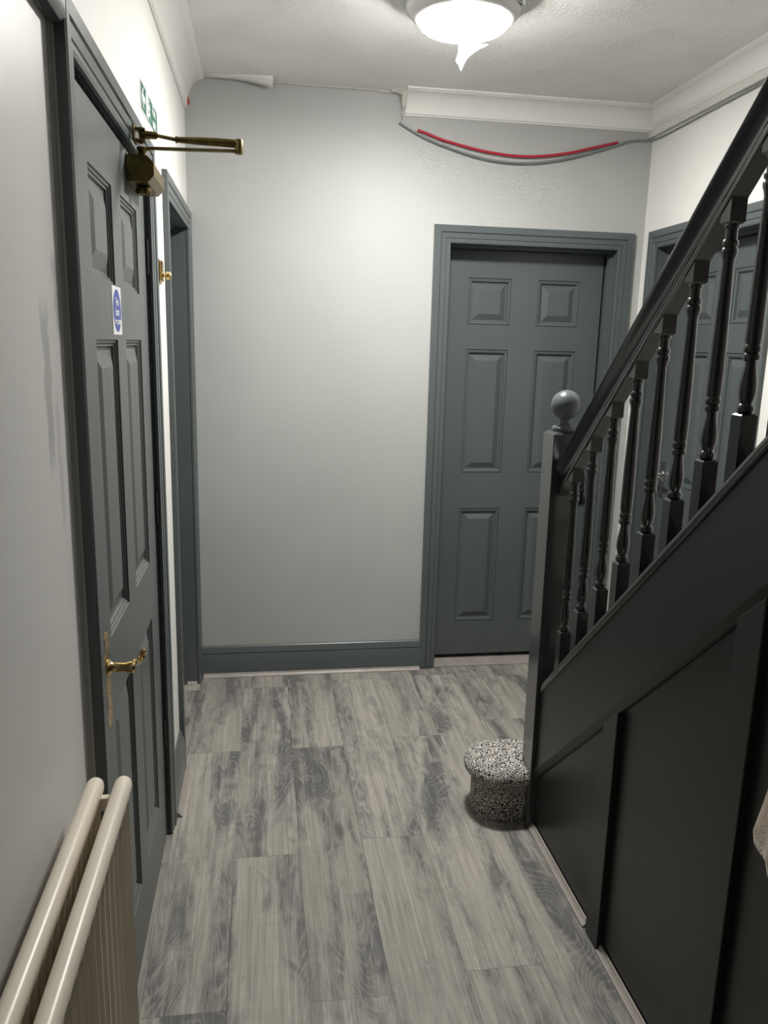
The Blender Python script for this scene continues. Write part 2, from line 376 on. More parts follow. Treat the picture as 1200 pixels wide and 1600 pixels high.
# skirtings and edging ------------------------------------------------
SK = [(0,0),(.018,0),(.018,.105),(.014,.112),(.017,.118),(.012,.130),(.010,.142),(.004,.149),(0,.150)]
bm = bmesh.new(); prism(bm, SK, lambda a,b: (XL, D-a, b), lambda a,b: (.746, D-a, b))
o = obj('baseboard_back', bm, ANTH, kind='structure', smooth=True); sl(o, 'dark grey moulded skirting board below the back wall', 'skirting')
SK2 = [(a, b*1.15) for a, b in SK]
bm = bmesh.new(); prism(bm, SK2, lambda a,b: (XL+a, 2.405, b), lambda a,b: (XL+a, 2.706, b))
o = obj('baseboard_left', bm, ANTH, kind='structure', smooth=True); sl(o, 'short dark grey skirting between the two left doorways', 'skirting')
SCO = [(0,0),(.017,0),(.017,.004),(.012,.007),(.007,.012),(.004,.018),(0,.018)]
def scotia(name, lab, p0, p1, nx, ny):
    bm = bmesh.new(); prism(bm, SCO, lambda a,b: (p0[0]+nx*a, p0[1]+ny*a, b), lambda a,b: (p1[0]+nx*a, p1[1]+ny*a, b))
    o = obj(name, bm, SCOTIA, kind='structure'); sl(o, lab, 'edging strip')
scotia('trim_5', 'grey laminate edging strip along the back skirting board', (-.290, D-.018), (.744, D-.018), 0, -1)
scotia('trim_6', 'short laminate edging strip beside the skirting between the left doorways', (XL+.018, 2.42), (XL+.018, 2.70), 1, 0)
scotia('trim_7', 'laminate edging strip by the newel post at the foot of the stair panelling', (.873, 2.235), (.873, 1.775), -1, 0)
scotia('trim_8', 'long laminate edging strip at the foot of the stair panelling nearest the camera', (.873, 1.688), (.873, -.74), -1, 0)
scotia('trim_9', 'laminate threshold strip inside the second left doorway', (XL-.10, D-.086), (XL-.002, D-.086), 0, -1)
bm = bmesh.new(); box(bm, DB[0], DB[1], D-.002, D+.10, 0, .006)
o = obj('trim_10', bm, SCOTIA, kind='structure', bevel=.002); sl(o, 'grey threshold bar under the closed back door', 'threshold')

# ------------------------------------------------------------------ doors
CW = .071
CP = [(-.004,0),(-.004,.011),(.004,.013),(.012,.013),(.015,.0105),(.017,.014),(.036,.0155),(.039,.012),(.042,.018),(.066,.019),(CW,.016),(CW,0)]
def casing(W, H, cp=CP):
    bm = bmesh.new(); L = []
    for a, t in cp:
        L.append([bm.verts.new(p) for p in ((-a, -t, 0), (-a, -t, H+a), (W+a, -t, H+a), (W+a, -t, 0))])
    for A, B in zip(L, L[1:]):
        for k in range(3): bm.faces.new((A[k], A[k+1], B[k+1], B[k]))
    bm.faces.new([l[0] for l in L]); bm.faces.new([l[3] for l in L])
    return bm
def lining(W, H, depth, stop0):
    bm = bmesh.new(); t = .004
    box(bm, -.0, t, -.002, depth, 0, H); box(bm, W-t, W, -.002, depth, 0, H); box(bm, t, W-t, -.002, depth, H-t, H)
    s = .011
    if stop0 is not None:
        box(bm, t, t+s, stop0, stop0+.03, 0, H-t); box(bm, W-t-s, W-t, stop0, stop0+.03, 0, H-t); box(bm, t+s, W-t-s, stop0, stop0+.03, H-t-s, H-t)
    return bm
LOOPM = [(0,0),(.0015,-.005),(.004,-.005),(.007,-.001),(.015,-.003),(.018,-.013),(.025,-.014),(.052,-.001)]
LOOPS = [(0,0),(.002,-.004),(.006,-.004),(.009,-.008),(.013,-.008),(.016,-.013),(.022,-.014),(.056,-.003)]
def leaf(root, x0, W, z0, H, y, panels, m, mflat=False, loops=LOOPS):
    """slab with real panel openings; every raised panel is a sub-part. panels: (u0,u1,v0,v1) relative to the leaf"""
    us = sorted({0, W, *[q for p in panels for q in p[:2]]}); vs = sorted({0, H, *[q for p in panels for q in p[2:]]})
    bm = bmesh.new(); T = .04; cache = {}
    def V(u, v, w_):
        k = (round(u, 5), round(v, 5), w_)
        if k not in cache: cache[k] = bm.verts.new((x0+u, y+w_, z0+v))
        return cache[k]
    def inside(u, v): return any(a < u < b and c_ < v < d for a, b, c_, d in panels)
    for a, b in zip(us, us[1:]):
        for c_, d in zip(vs, vs[1:]):
            if not inside((a+b)/2, (c_+d)/2): bm.faces.new((V(a,c_,0), V(b,c_,0), V(b,d,0), V(a,d,0)))
    bm.faces.new([V(0,0,T), V(0,H,T), V(W,H,T), V(W,0,T)])
    edge = lambda A, B: bm.faces.new((V(*A,0), V(*B,0), V(*B,T), V(*A,T)))
    for A, B in zip(us, us[1:]):
        pass
    # sides
    def side(pts):
        front = [V(*p, 0) for p in pts]; bm.faces.new(front + [V(*pts[-1], T), V(*pts[0], T)])
    side([(q, 0) for q in us]); side([(W, q) for q in vs]); side([(q, H) for q in reversed(us)]); side([(0, q) for q in reversed(vs)])
    lf = obj('door_leaf', bm, m, root)
    for a, b, c_, d in panels:
        bm = bmesh.new(); prev = None
        for ins, dep in loops:
            ring = [bm.verts.new((x0+u, y-dep, z0+v)) for u, v in ((a+ins, c_+ins), (b-ins, c_+ins), (b-ins, d-ins), (a+ins, d-ins))]
            if prev:
                for k in range(4): bm.faces.new((prev[k], prev[(k+1)%4], ring[(k+1)%4], ring[k]))
            prev = ring
        bm.faces.new(prev)
        o = obj('raised_panel', bm, m, lf)
        bpy.context.view_layer.update()
    return lf
def six(W, st, mun, rows):
    pw = (W-2*st-mun)/2; return [(u, u+pw, a, b) for a, b in rows for u in (st, st+pw+mun)]
ROWS = ((.195, .78), (.955, 1.545), (1.655, 1.868))

# back door
rt = struct('door_1', (DB[0], D, 0), 0, 'closed dark grey six-panel door in the back wall behind the newel post', 'door')
W = DB[1]-DB[0]
obj('door_casing', casing(W, OPH), ANTH, rt); obj('door_lining', lining(W, OPH, TW, .045), ANTH, rt)
lf = leaf(rt, .004+.012, W-.032, .022, OPH-.022-.016, .108, [(a, b, c_-.022, d-.022) for a, b, c_, d in six(W-.032, .108, .128, ROWS)], ANTH, loops=LOOPM)
bm = bmesh.new(); lathe(bm, [(.024, 0), (.024, -.006), (.010, -.010), (.009, -.045)], 20, (.735, .108, .875), 'y'); tube(bm, [(.735, .064, .875), (.70, .062, .875), (.63, .066, .868)], [.009, .008, .006])
box(bm, .715, .755, .102, .108, .80, .95)
obj('door_handle', bm, BLACKM, rt, smooth=True)['label'] = 'black lever handle'

# first left door (with closer); local x runs along +Y, local -y faces +X
rt = struct('door_2', (XL, D1[0], 0), pi/2, 'grey woodgrain six-panel fire door on the left with brass handle and closer', 'door')
W = D1[1]-D1[0]
obj('door_casing', casing(W, OPH), ANTH, rt); obj('door_lining', lining(W, OPH, TW, .056), ANTH, rt)
LW = .826; LX = .026
pw = .232
pan = [(u, u+pw, a, b) for a, b in ((.195, .79), (.95, 1.553), (1.668, 1.872)) for u in (.122, .122+pw+.106)]
leafL = leaf(rt, LX, LW, .012, OPH-.030, .004, [(a, b, c_-.012, d-.012) for a, b, c_, d in pan], ANTHGRAIN)
for z in (1.775, 1.075, .36):
    bm = bmesh.new(); tube(bm, [(LX+LW+.010, .002, z-.045), (LX+LW+.010, .002, z+.045)], .006, 12); box(bm, LX+LW-.001, LX+LW+.006, .004, .04, z-.045, z+.045)
    obj('hinge', bm, BLACKM, rt)
# brass lever on backplate
hx, hy = .064, .004
bm = bmesh.new()
n = 24; out = []
for k in range(n+1):                                # scalloped ornate backplate outline
    v = -1+2*k/n; wv = .021*(1-.25*abs(v)**6) * (1+.12*cos(v*9)) if abs(v) < .93 else .021*.55
    if abs(v) > .985: wv = .004
    out.append((wv, v*.1))
prof = [(hx+a, .893+b) for a, b in out] + [(hx-a, .893+b) for a, b in reversed(out)]
prism(bm, prof, lambda a,b: (a, hy, b), lambda a,b: (a, hy-.008, b))
hd = obj('door_handle', bm, BRASSB, rt, bevel=.0015); hd['label'] = 'polished brass lever handle on a long scalloped backplate'
bm = bmesh.new(); lathe(bm, [(.017,0),(.017,-.004),(.012,-.008),(.010,-.014),(.0095,-.036),(.012,-.040),(.0125,-.050),(.009,-.054)], 24, (hx, hy-.006, .92), 'y')
pts = catmull([(hx, hy-.050, .92), (hx+.018, hy-.053, .9205), (hx+.038, hy-.055, .914), (hx+.052, hy-.058, .911), (hx+.062, hy-.064, .917), (hx+.060, hy-.067, .927), (hx+.052, hy-.066, .929)], 6)
tube(bm, pts, [.0095 - .004*i/(len(pts)-1) for i in range(len(pts))], 12)
obj('lever', bm, BRASSB, hd, smooth=True)
bm = bmesh.new()
for z in (.975, .945, .86, .83, .808): lathe(bm, [(.004,0),(.0035,-.002),(.001,-.003)], 10, (hx+.006, hy-.006, z), 'y')
obj('screw', bm, BRASSB, hd, smooth=True)

# second left doorway
rt = struct('door_3', (XL, D2[0], 0), pi/2, 'dark grey doorway squeezed between the left wall and the back corner', 'door')
W = D2[1]-D2[0]
obj('door_casing', casing(W, OPH), ANTH, rt); obj('door_lining', lining(W, OPH, TW, .045), ANTH, rt)
leaf(rt, .010, W-.020, .008, OPH-.022, .112, [(a, b, c_, d) for a, b, c_, d in six(W-.02, .10, .10, ROWS)], ANTH)
# right wall door; local x runs along -Y
rt = struct('door_4', (XR, D3[1], 0), -pi/2, 'dark grey six-panel door behind the stair balusters', 'door')
W = D3[1]-D3[0]
obj('door_casing', casing(W, OPH), ANTH, rt); obj('door_lining', lining(W, OPH, TW, .045), ANTH, rt)
leaf(rt, .016, W-.032, .012, OPH-.028, .095, [(a, b, c_, d) for a, b, c_, d in six(W-.032, .108, .128, ROWS)], ANTH, loops=LOOPM)
bm = bmesh.new(); box(bm, .045, .082, .089, .095, .90, 1.06); lathe(bm, [(.018,0),(.018,-.008),(.010,-.012),(.009,-.05)], 20, (.064, .089, 1.0), 'y')
tube(bm, catmull([(.064, .042, 1.0), (.09, .040, 1.0), (.13, .043, .998), (.165, .047, .985)], 4), .008, 10)
obj('door_handle', bm, CHROME, rt, smooth=True)['label'] = 'chrome lever handle'

# ------------------------------------------------------------------ staircase
SX0, SX1 = .873, XR
TS, TR = .925, .945           # slopes of string and handrail (z per -y)
st = thing('staircase', 'black-painted staircase with turned balusters, panelled side and speckled carpet treads rising towards the camera', 'staircase', (.895, 2.28, 0))
ORI = Vector((.895, 2.28, 0))
def sp(name, bm, m, parent=st, **k):
    """part of the staircase given in world coordinates"""
    if not k.pop('keep', False):
        for v in bm.verts: v.co -= ORI
    return obj(name, bm, m, parent, **k)
# newel
NX0, NX1, NY0, NY1 = .852, .942, 2.235, 2.325
nc = ((NX0+NX1)/2, (NY0+NY1)/2)
bm = bmesh.new(); box(bm, NX0, NX1, NY0, NY1, 0, 1.306)
for fct in (0,):
    v = [bm.verts.new(p) for p in ((NX0,NY0,1.306),(NX1,NY0,1.306),(NX1,NY1,1.306),(NX0,NY1,1.306),(NX0+.012,NY0+.012,1.314),(NX1-.012,NY0+.012,1.314),(NX1-.012,NY1-.012,1.314),(NX0+.012,NY1-.012,1.314))]
    for k in range(4): bm.faces.new((v[k], v[(k+1)%4], v[4+(k+1)%4], v[4+k]))
    bm.faces.new(v[4:])
nw = sp('newel_post', bm, NEWELP, bevel=.002)
bm = bmesh.new(); R_ = .045
pf = [(.020,1.312),(.034,1.313),(.038,1.318),(.038,1.325),(.034,1.329),(.023,1.331),(.018,1.336),(.0175,1.342),(.0185,1.350)]
for k in range(1, 18):
    a = -pi/2+.36+(pi-.36)*k/17; pf.append((max(R_*cos(a), .0005), 1.392+R_*sin(a)))
lathe(bm, pf, 36, (nc[0]+.004, nc[1], 0)); sp('ball_finial', bm, ANTH, nw, smooth=True)['label'] = 'turned ball finial in lighter grey'
# string, capping, panelling
def zs(y, z0, y0, s): return z0 + (y0-y)*s
YE = -.05
def slab(bm, x0, x1, pts):
    prism(bm, pts, lambda a,b: (x0, a, b), lambda a,b: (x1, a, b))
ztop = lambda y: zs(y, .494, 2.218, TS); zlow = lambda y: zs(y, .214, 2.228, TS)
bm = bmesh.new(); slab(bm, .866, .924, [(2.236, ztop(2.236)), (2.236, zlow(2.236)), (YE, zlow(YE)), (YE, ztop(YE))])
sp('stair_string', bm, PANELP)
CAPP = [(-.032,0),(.032,0),(.034,.006),(.034,.020),(.030,.026),(-.030,.026),(-.034,.020),(-.034,.006)]
bm = bmesh.new(); prism(bm, CAPP, lambda a,b: (.895+a, 2.236, ztop(2.236)+b*1.25), lambda a,b: (.895+a, YE, ztop(YE)+b*1.25)); sp('base_rail', bm, STAIRP, smooth=True)
# angled lower moulding of the string
bm = bmesh.new(); prism(bm, [(0,0),(-.006,.0),(-.006,-.004),(0,-.030),(.006,-.034),(.006,0)], lambda a,b: (.868+a, 2.236, zlow(2.236)+b+.004), lambda a,b: (.868+a, YE, zlow(YE)+b+.004)); sp('string_moulding', bm, PANELP)
bm = bmesh.new(); slab(bm, SX0+.003, .892, [(2.236, 0), (2.236, zlow(2.236)+.01), (YE, zlow(YE)+.01), (YE, 0)]); box(bm, SX0+.003, .892, -.75, YE, 0, HC)
sp('side_panel', bm, PANELP)
for y0, y1 in ((1.688, 1.762), (1.188, 1.262), (.62, .694), (.10, .174)):
    bm = bmesh.new(); h0, h1 = zlow(y1)-.026, zlow(y0)-.030
    slab(bm, .858, SX0+.004, [(y1, 0), (y1, h0), (y0, h1), (y0, 0)]); sp('batten', bm, PANELP, bevel=.002)
# balusters
BL = [(.0115,0),(.0155,.004),(.0160,.010),(.0145,.015),(.0110,.018),(.0125,.022),(.0158,.036),(.0162,.048),(.0150,.062),(.0118,.080),(.0100,.092),
      (.0105,.096),(.0150,.099),(.0155,.104),(.0148,.109),(.0122,.1115),(.0148,.114),(.0155,.119),(.0150,.124),(.0130,.127),(.0148,.132),(.0152,.16),
      (.0146,.24),(.0128,.32),(.0110,.385),(.0122,.393),(.0152,.402),(.0156,.406),(.0150,.411),(.0122,.414),(.0148,.417),(.0155,.421),(.0148,.426),(.0118,.429),(.0116,.447),(.0140,.450),(.0145,.454),(.0130,.459),(.0115,.462)]
BLEN = .456
base_m = None
ys = [2.152-.1115*i for i in range(12)]
zb = lambda y: .722+(2.152-y)*.929
for i, y in enumerate(ys):
    z0 = zb(y); h = .0165
    bm = bmesh.new()
    lathe(bm, [(r, z0+q) for r, q in BL], 20, (.895, y, 0))
    b = sp('baluster', bm, STAIRP, smooth=True)
    for nm, za, zc in (('baluster_block', ztop(y)+.02, z0), ('baluster_block', z0+BLEN, zs(y, 1.177, 2.185, TR)+.02)):
        bm = bmesh.new(); c_ = .004
        lo, hi = (za, zc)
        V4 = lambda hh, z: [bm.verts.new((.895+sx*hh, y+sy*hh, z)) for sx, sy in ((-1,-1),(1,-1),(1,1),(-1,1))]
        slo = h*TS
        if zc == z0:   # lower block, chamfered top, raked foot
            rg = [[bm.verts.new((.895+sx*h, y+sy*h, lo-sy*slo-.012)) for sx, sy in ((-1,-1),(1,-1),(1,1),(-1,1))], V4(h, hi-c_), V4(h-c_, hi)]
        else:
            rg = [V4(h-c_, lo), V4(h, lo+c_), [bm.verts.new((.895+sx*h, y+sy*h, hi-sy*slo)) for sx, sy in ((-1,-1),(1,-1),(1,1),(-1,1))]]
        for A, B in zip(rg, rg[1:]):
            for k in range(4): bm.faces.new((A[k], A[(k+1)%4], B[(k+1)%4], B[k]))
        bm.faces.new(rg[0][::-1]); bm.faces.new(rg[-1])
        o = sp('square_block', bm, STAIRP, b)
# handrail
HRh = [(.018,0),(.0195,.004),(.0195,.013),(.0165,.017),(.0165,.026),(.020,.036),(.027,.047),(.0325,.055),(.034,.060),(.032,.065),(.026,.069),(.010,.072)]
HR = HRh + [(-a, b) for a, b in reversed(HRh)]
k_ = 1.38/1.0
hz = lambda y: zs(y, 1.174, 2.185, TR)
bm = bmesh.new(); prism(bm, HR, lambda a,b: (.895+a, 2.236, hz(2.236)+b*k_-.004), lambda a,b: (.895+a, .55, hz(.55)+b*k_-.004)); sp('handrail', bm, STAIRP, smooth=True)
# carpeted flight (behind the string) and curtail step
RI, GO = .19, .206; Y1s = 2.495
bm = bmesh.new(); prof = []
for k in range(1, 14):
    yn = Y1s-GO*(k-1)-(0 if k > 1 else 0); zt = RI*k
    if k == 1: prof += [(yn-.03, 0), (yn-.03, zt-.05)]
    else: prof += [(yn-.03, RI*(k-1)), (yn-.03, zt-.05)]
    prof += [(yn-.006, zt-.045), (yn, zt-.03), (yn-.002, zt-.012), (yn-.012, zt)]
prof += [(YE-.1, RI*13), (YE-.1, RI*13-.25)]
yl = Y1s-.55; prof += [(yl, 0)]
prism(bm, prof, lambda a,b: (.944, a, b), lambda a,b: (SX1-.001, a, b)); sp('carpeted_flight', bm, CARPET)
def dstep(inset, z0, z1, rnd=0, segs=26):
    """rounded end of the bottom step seen left of the newel"""
    xe, ya, yb = .668+inset, 2.245+inset, 2.497-inset; r = (yb-ya)/2
    pts = [(.944, ya)]
    cx_ = xe+r*.82
    for k in range(segs+1):
        a = -pi/2 - pi*k/segs; pts.append((cx_+r*.82*cos(a) , (ya+yb)/2+r*sin(a)))
    pts.append((.944, yb)); return pts
bm = bmesh.new(); rings = []
for ins, z in ((.030, 0), (.028, .10), (.026, .135), (.014, .140), (.003, .150), (0, .163), (.004, .180), (.015, .190), (.030, .194)):
    rings.append([bm.verts.new((x, y, z)) for x, y in dstep(ins, 0, 0)])
for A, B in zip(rings, rings[1:]):
    for k in range(len(A)): bm.faces.new((A[k], A[(k+1)%len(A)], B[(k+1)%len(A)], B[k]))
bm.faces.new(rings[0][::-1]); bm.faces.new(rings[-1])
for v in bm.verts:      # the step is notched round the newel: keep its carpet clear of the post
    pass
sp('bottom_step', bm, CARPET, smooth=True)['label'] = 'rounded bottom step in speckled grey carpet'

# ------------------------------------------------------------------ ceiling lamp
LC = (.607, 2.578)
lamp = thing('ceiling_lamp', 'round flush white ceiling lamp glowing bright, with a torn strip of film hanging off it', 'lamp', (LC[0], LC[1], HC))
bm = bmesh.new(); lathe(bm, [(.165, 0), (.176, -.004), (.179, -.016), (.176, -.024), (.10, -.024)], 64); obj('lamp_base', bm, WPLAST, lamp, smooth=True)
def ringmesh(pf, seg=64):
    bm = bmesh.new(); rings = [[bm.verts.new((r*cos(2*pi*k/seg), r*sin(2*pi*k/seg), z)) for k in range(seg)] for r, z in pf]
    for A, B in zip(rings, rings[1:]+rings[:1]):
        for k in range(seg): bm.faces.new((A[k], A[(k+1)%seg], B[(k+1)%seg], B[k]))
    return bm
obj('trim_ring', ringmesh([(.170,-.024),(.184,-.027),(.187,-.036),(.184,-.046),(.176,-.052),(.165,-.056),(.165,-.040)]), CHROME, lamp, smooth=True)['label'] = 'shiny metal ring around the white rim'
obj('lamp_rim', ringmesh([(.168,-.040),(.168,-.056),(.163,-.066),(.154,-.076),(.143,-.084),(.138,-.086),(.134,-.083),(.134,-.040)]), WPLAST, lamp, smooth=True)
bm = bmesh.new(); lathe(bm, [(.1335,-.050),(.1335,-.088),(.131,-.096),(.124,-.101),(.105,-.104),(.06,-.106),(.001,-.107)], 64); obj('lamp_diffuser', bm, LENS, lamp, smooth=True)
# torn film flap hanging from the far edge
bm = bmesh.new(); rows = []
fl_ = [((.668,2.690),.050,0), ((.660,2.700),.040,-.010), ((.652,2.705),.030,-.020), ((.642,2.706),.022,-.032), ((.634,2.704),.018,-.044), ((.634,2.700),.009,-.056), ((.633,2.698),.0012,-.078)]
for (x, y), hw, dz in fl_:
    rows.append([bm.verts.new((x-LC[0]+hw*q, y-LC[1]+.006*sin(q*2+dz*60), -.101+dz+.004*q)) for q in (-1, -.5, 0, .5, 1)])
for A, B in zip(rows, rows[1:]):
    for k in range(4): bm.faces.new((A[k], A[k+1], B[k+1], B[k]))
o = obj('peeling_film', bm, FILM, lamp, smooth=True); o['label'] = 'torn white strip of film hanging down'
sm = o.modifiers.new('s', 'SOLIDIFY'); sm.thickness = .0006

# ------------------------------------------------------------------ door closer on the left door
cl = thing('door_closer', 'tarnished brass overhead door closer with folded arm on the left door', 'door closer', (XL-.004, 2.14, 1.948))
cx, cy, cz = cl.location
bm = bmesh.new()
oc = [(0,-.030),(.048,-.030),(.064,-.014),(.064,.014),(.048,.030),(0,.030)]
prism(bm, oc, lambda a,b: (a, -.10, b), lambda a,b: (a, .10, b)); obj('closer_body', bm, BRASS, cl, bevel=.002)
bm = bmesh.new(); lathe(bm, [(.016,-.048),(.019,-.044),(.019,-.034),(.012,-.030)], 20, (.030,-.035,0)); obj('adjuster_cap', bm, BRASS, cl, smooth=True)
sx, sy, sz = .034, -.07, .030
bm = bmesh.new(); lathe(bm, [(.009, sz), (.009, sz+.012), (.012, sz+.014), (.012, sz+.022), (.004, sz+.024)], 18, (sx, sy, 0)); obj('spindle', bm, BRASS, cl, smooth=True)
ex, ey = -.055-cx, 2.045-cy
bm = bmesh.new()
P = [(sx-.004, sy, sz+.012), (sx+.010, sy, sz+.019), (sx+.03, sy, sz+.021), (ex-.02, ey, sz+.020), (ex, ey, sz+.020)]
for A, B in zip(P, P[1:]):
    prism(bm, [(-.007,-.003),(.007,-.003),(.007,.003),(-.007,.003)], lambda a,b,A=A: (A[0], A[1]+a, A[2]+b), lambda a,b,B=B: (B[0], B[1]+a, B[2]+b))
obj('main_arm', bm, BRASS, cl, bevel=.001)
bm = bmesh.new(); bx_, by_ = -.288-cx, 2.02-cy; zt = sz+.037
tube(bm, [(ex+.004, ey, zt), (ex-.01, ey, zt), (ex-.05, ey+.0, zt+.001), (ex-.10, ey, zt+.001), (ex-.14, ey, zt+.001), (ex-.146, ey, zt+.001)], [.008,.0095,.0095,.0085,.0065,.0085], 14)
tube(bm, [(ex-.146, ey, zt+.001), (bx_+.05, by_+.004, zt+.002), (bx_+.045, by_+.003, zt+.002), (bx_+.014, by_, zt+.002)], [.0042,.0042,.008,.0095], 12)
obj('forearm', bm, BRASS, cl, smooth=True)
bm = bmesh.new(); lathe(bm, [(.009, sz+.014), (.010, sz+.018), (.010, sz+.044), (.008, sz+.047)], 18, (ex, ey, 0)); obj('elbow_pivot', bm, BRASS, cl, smooth=True)
bm = bmesh.new(); fx = XL+.019-cx
box(bm, fx, fx+.005, by_-.022, by_+.026, zt-.016, zt+.020); box(bm, fx+.005, bx_+.022, by_-.011, by_+.011, zt-.014, zt-.009); box(bm, fx+.005, bx_+.022, by_-.011, by_+.011, zt+.010, zt+.015)
tube(bm, [(bx_+.012, by_, zt-.018), (bx_+.012, by_, zt+.018)], .005, 10); obj('arm_bracket', bm, BRASS, cl, bevel=.001)

# ------------------------------------------------------------------ signs
sg = thing('fire_door_sticker', 'white square sticker with a blue disc reading Fire door keep shut on the left door', 'sign', (XL-.004, 1.838, 1.615))
def disc(bm, c, r, x, n=40, mi=0, x0=None):
    lo = [bm.verts.new((x if x0 is None else x0, c[0]+r*cos(2*pi*k/n), c[1]+r*sin(2*pi*k/n))) for k in range(n)]
    hi = [bm.verts.new((x, c[0]+r*cos(2*pi*k/n), c[1]+r*sin(2*pi*k/n))) for k in range(n)]
    for k in range(n): bm.faces.new((lo[k], lo[(k+1)%n], hi[(k+1)%n], hi[k]))
    bm.faces.new(hi)
obj('backing', BX(0, .0008, -.0525, .0525, -.051, .051), STICKW, sg)
bm = bmesh.new(); disc(bm, (0, 0), .045, .0013, x0=.0008); obj('blue_disc', bm, STICKB, sg)
bm = bmesh.new()
for s, z, sz_ in (('Fire', .018, .024), ('door', -.003, .024), ('keep shut', -.023, .018)): text_bm(bm, s, sz_, (.0014, 0, z), (0,1,0), (0,0,1), .0003, bold=.0006)
obj('lettering', bm, STICKW, sg)
EX = thing('exit_sign', 'green and white fire exit sign with arrow and running man above the left door', 'sign', (XL, 2.455, 2.178))
hw, hh = .165, .038
obj('sign_plate', BX(0, .002, -hw, hw, -hh, hh), STICKW, EX)
bm = bmesh.new(); box(bm, .002, .0026, -hw+.006, hw-.006, -hh+.004, hh-.004); obj('green_field', bm, SIGNG, EX)
bm = bmesh.new()
def poly(pts, x0=.0026, x1=.0032):
    a = [bm.verts.new((x0, p[0], p[1])) for p in pts]; b = [bm.verts.new((x1, p[0], p[1])) for p in pts]; n = len(pts)
    for i in range(n): bm.faces.new((a[i], a[(i+1)%n], b[(i+1)%n], b[i]))
    bm.faces.new(b)
# arrow pointing left
ax = -.118
poly([(ax-.034, 0), (ax-.006, .026), (ax+.004, .026), (ax-.012, .008), (ax+.030, .008), (ax+.030, -.008), (ax-.012, -.008), (ax+.004, -.026), (ax-.006, -.026)])
# doorway with the running figure
poly([(-.072,-.030),(-.030,-.030),(-.030,.030),(-.072,.030)])
n = 14; poly([(-.012+.0055*cos(2*pi*k/n), .021+.0055*sin(2*pi*k/n)) for k in range(n)])
poly([(-.020,.014),(-.006,.012),(-.002,-.002),(-.012,-.006),(-.018,.002)])
poly([(-.012,-.006),(-.003,-.003),(.006,-.012),(.012,-.026),(.006,-.028),(.001,-.015),(-.006,-.009)])
poly([(-.012,-.004),(-.004,-.008),(-.012,-.018),(-.026,-.020),(-.026,-.015),(-.015,-.012)])
poly([(-.006,.012),(.004,.002),(.012,.004),(.011,.008),(.004,.007),(-.003,.015)])
poly([(-.018,.013),(-.026,.006),(-.024,-.002),(-.021,-.001),(-.021,.004),(-.014,.009)])
obj('pictogram', bm, STICKW, EX)
bm = bmesh.new(); text_bm(bm, 'Fire', .036, (.0030, .086, .0165), (0,1,0), (0,0,1), .0003, width=.066, bold=.0006)
text_bm(bm, 'exit', .036, (.0030, .086, -.0155), (0,1,0), (0,0,1), .0003, width=.066, bold=.0006)
obj('lettering', bm, STICKW, EX)

# brass fitting on the narrow white strip between the doorways
bt = thing('brass_bolt_fitting', 'small brass fitting with a stubby knob on the white strip between the left doorways', 'fitting', (XL, 2.52, 1.755))
obj('backplate', BX(0, .006, -.045, .055, -.036, .036), BRASSB, bt, bevel=.002)
bm = bmesh.new(); box(bm, .006, .016, -.01, .03, -.03, .03); obj('keeper', bm, BRASSB, bt, bevel=.003)
bm = bmesh.new(); lathe(bm, [(.006,.016),(.006,.022),(.012,.026),(.012,.036),(.008,.040)], 18, (0,.01,-.012), 'x'); obj('knob', bm, BRASSB, bt, smooth=True)

# ------------------------------------------------------------------ cables
yc = D-.007
g = [(.576,yc,2.478),(.60,yc-.002,2.463),(.648,yc-.006,2.440),(.72,yc-.010,2.411),(.79,yc-.012,2.390),(.875,yc-.013,2.368),(.962,yc-.013,2.352),(1.05,yc-.013,2.345),(1.136,yc-.013,2.346),(1.21,yc-.012,2.354),(1.281,yc-.011,2.366),(1.37,yc-.009,2.388),(1.455,yc-.007,2.413),(1.557,yc-.004,2.446),(1.62,yc,2.466),(1.695,D-.010,2.474),
     (1.710,D-.03,2.472),(1.716,3.45,2.468),(1.716,3.2,2.470),(1.717,2.9,2.473),(1.717,2.6,2.474),(1.717,2.1,2.474)]
bm = bmesh.new(); gp = catmull(g, 5); tube(bm, gp, [.0044 if p.y > 3.54 else .0030 for p in gp], 10); tag(obj('cable', bm, GREYCAB, smooth=True), 'thin grey cable sagging below the red one and running along the right wall', 'cable')
rd = [(.655,yc-.002,2.452),(.70,yc-.004,2.440),(.761,yc-.007,2.420),(.85,yc-.009,2.401),(.932,yc-.010,2.386),(1.0,yc-.010,2.378),(1.077,yc-.010,2.373),(1.16,yc-.010,2.374),(1.251,yc-.009,2.384),(1.34,yc-.008,2.400),(1.426,yc-.006,2.422),(1.557,yc-.002,2.456)]
bm = bmesh.new(); tube(bm, catmull(rd, 5), .0056, 10); tag(obj('cable', bm, REDCAB, smooth=True), 'bright red cable sagging across the top of the back wall', 'cable')
bm = bmesh.new(); tube(bm, catmull([(XL+.006, D-.006, 2.560), (XL+.010, D-.012, 2.530), (XL+.016, D-.010, 2.505), (XL+.018, D-.008, 2.492)], 4), .005, 8)
tag(obj('wire_stub', bm, REDCAB, smooth=True), 'dark red wire stub at the top left corner under the coving end', 'wire')

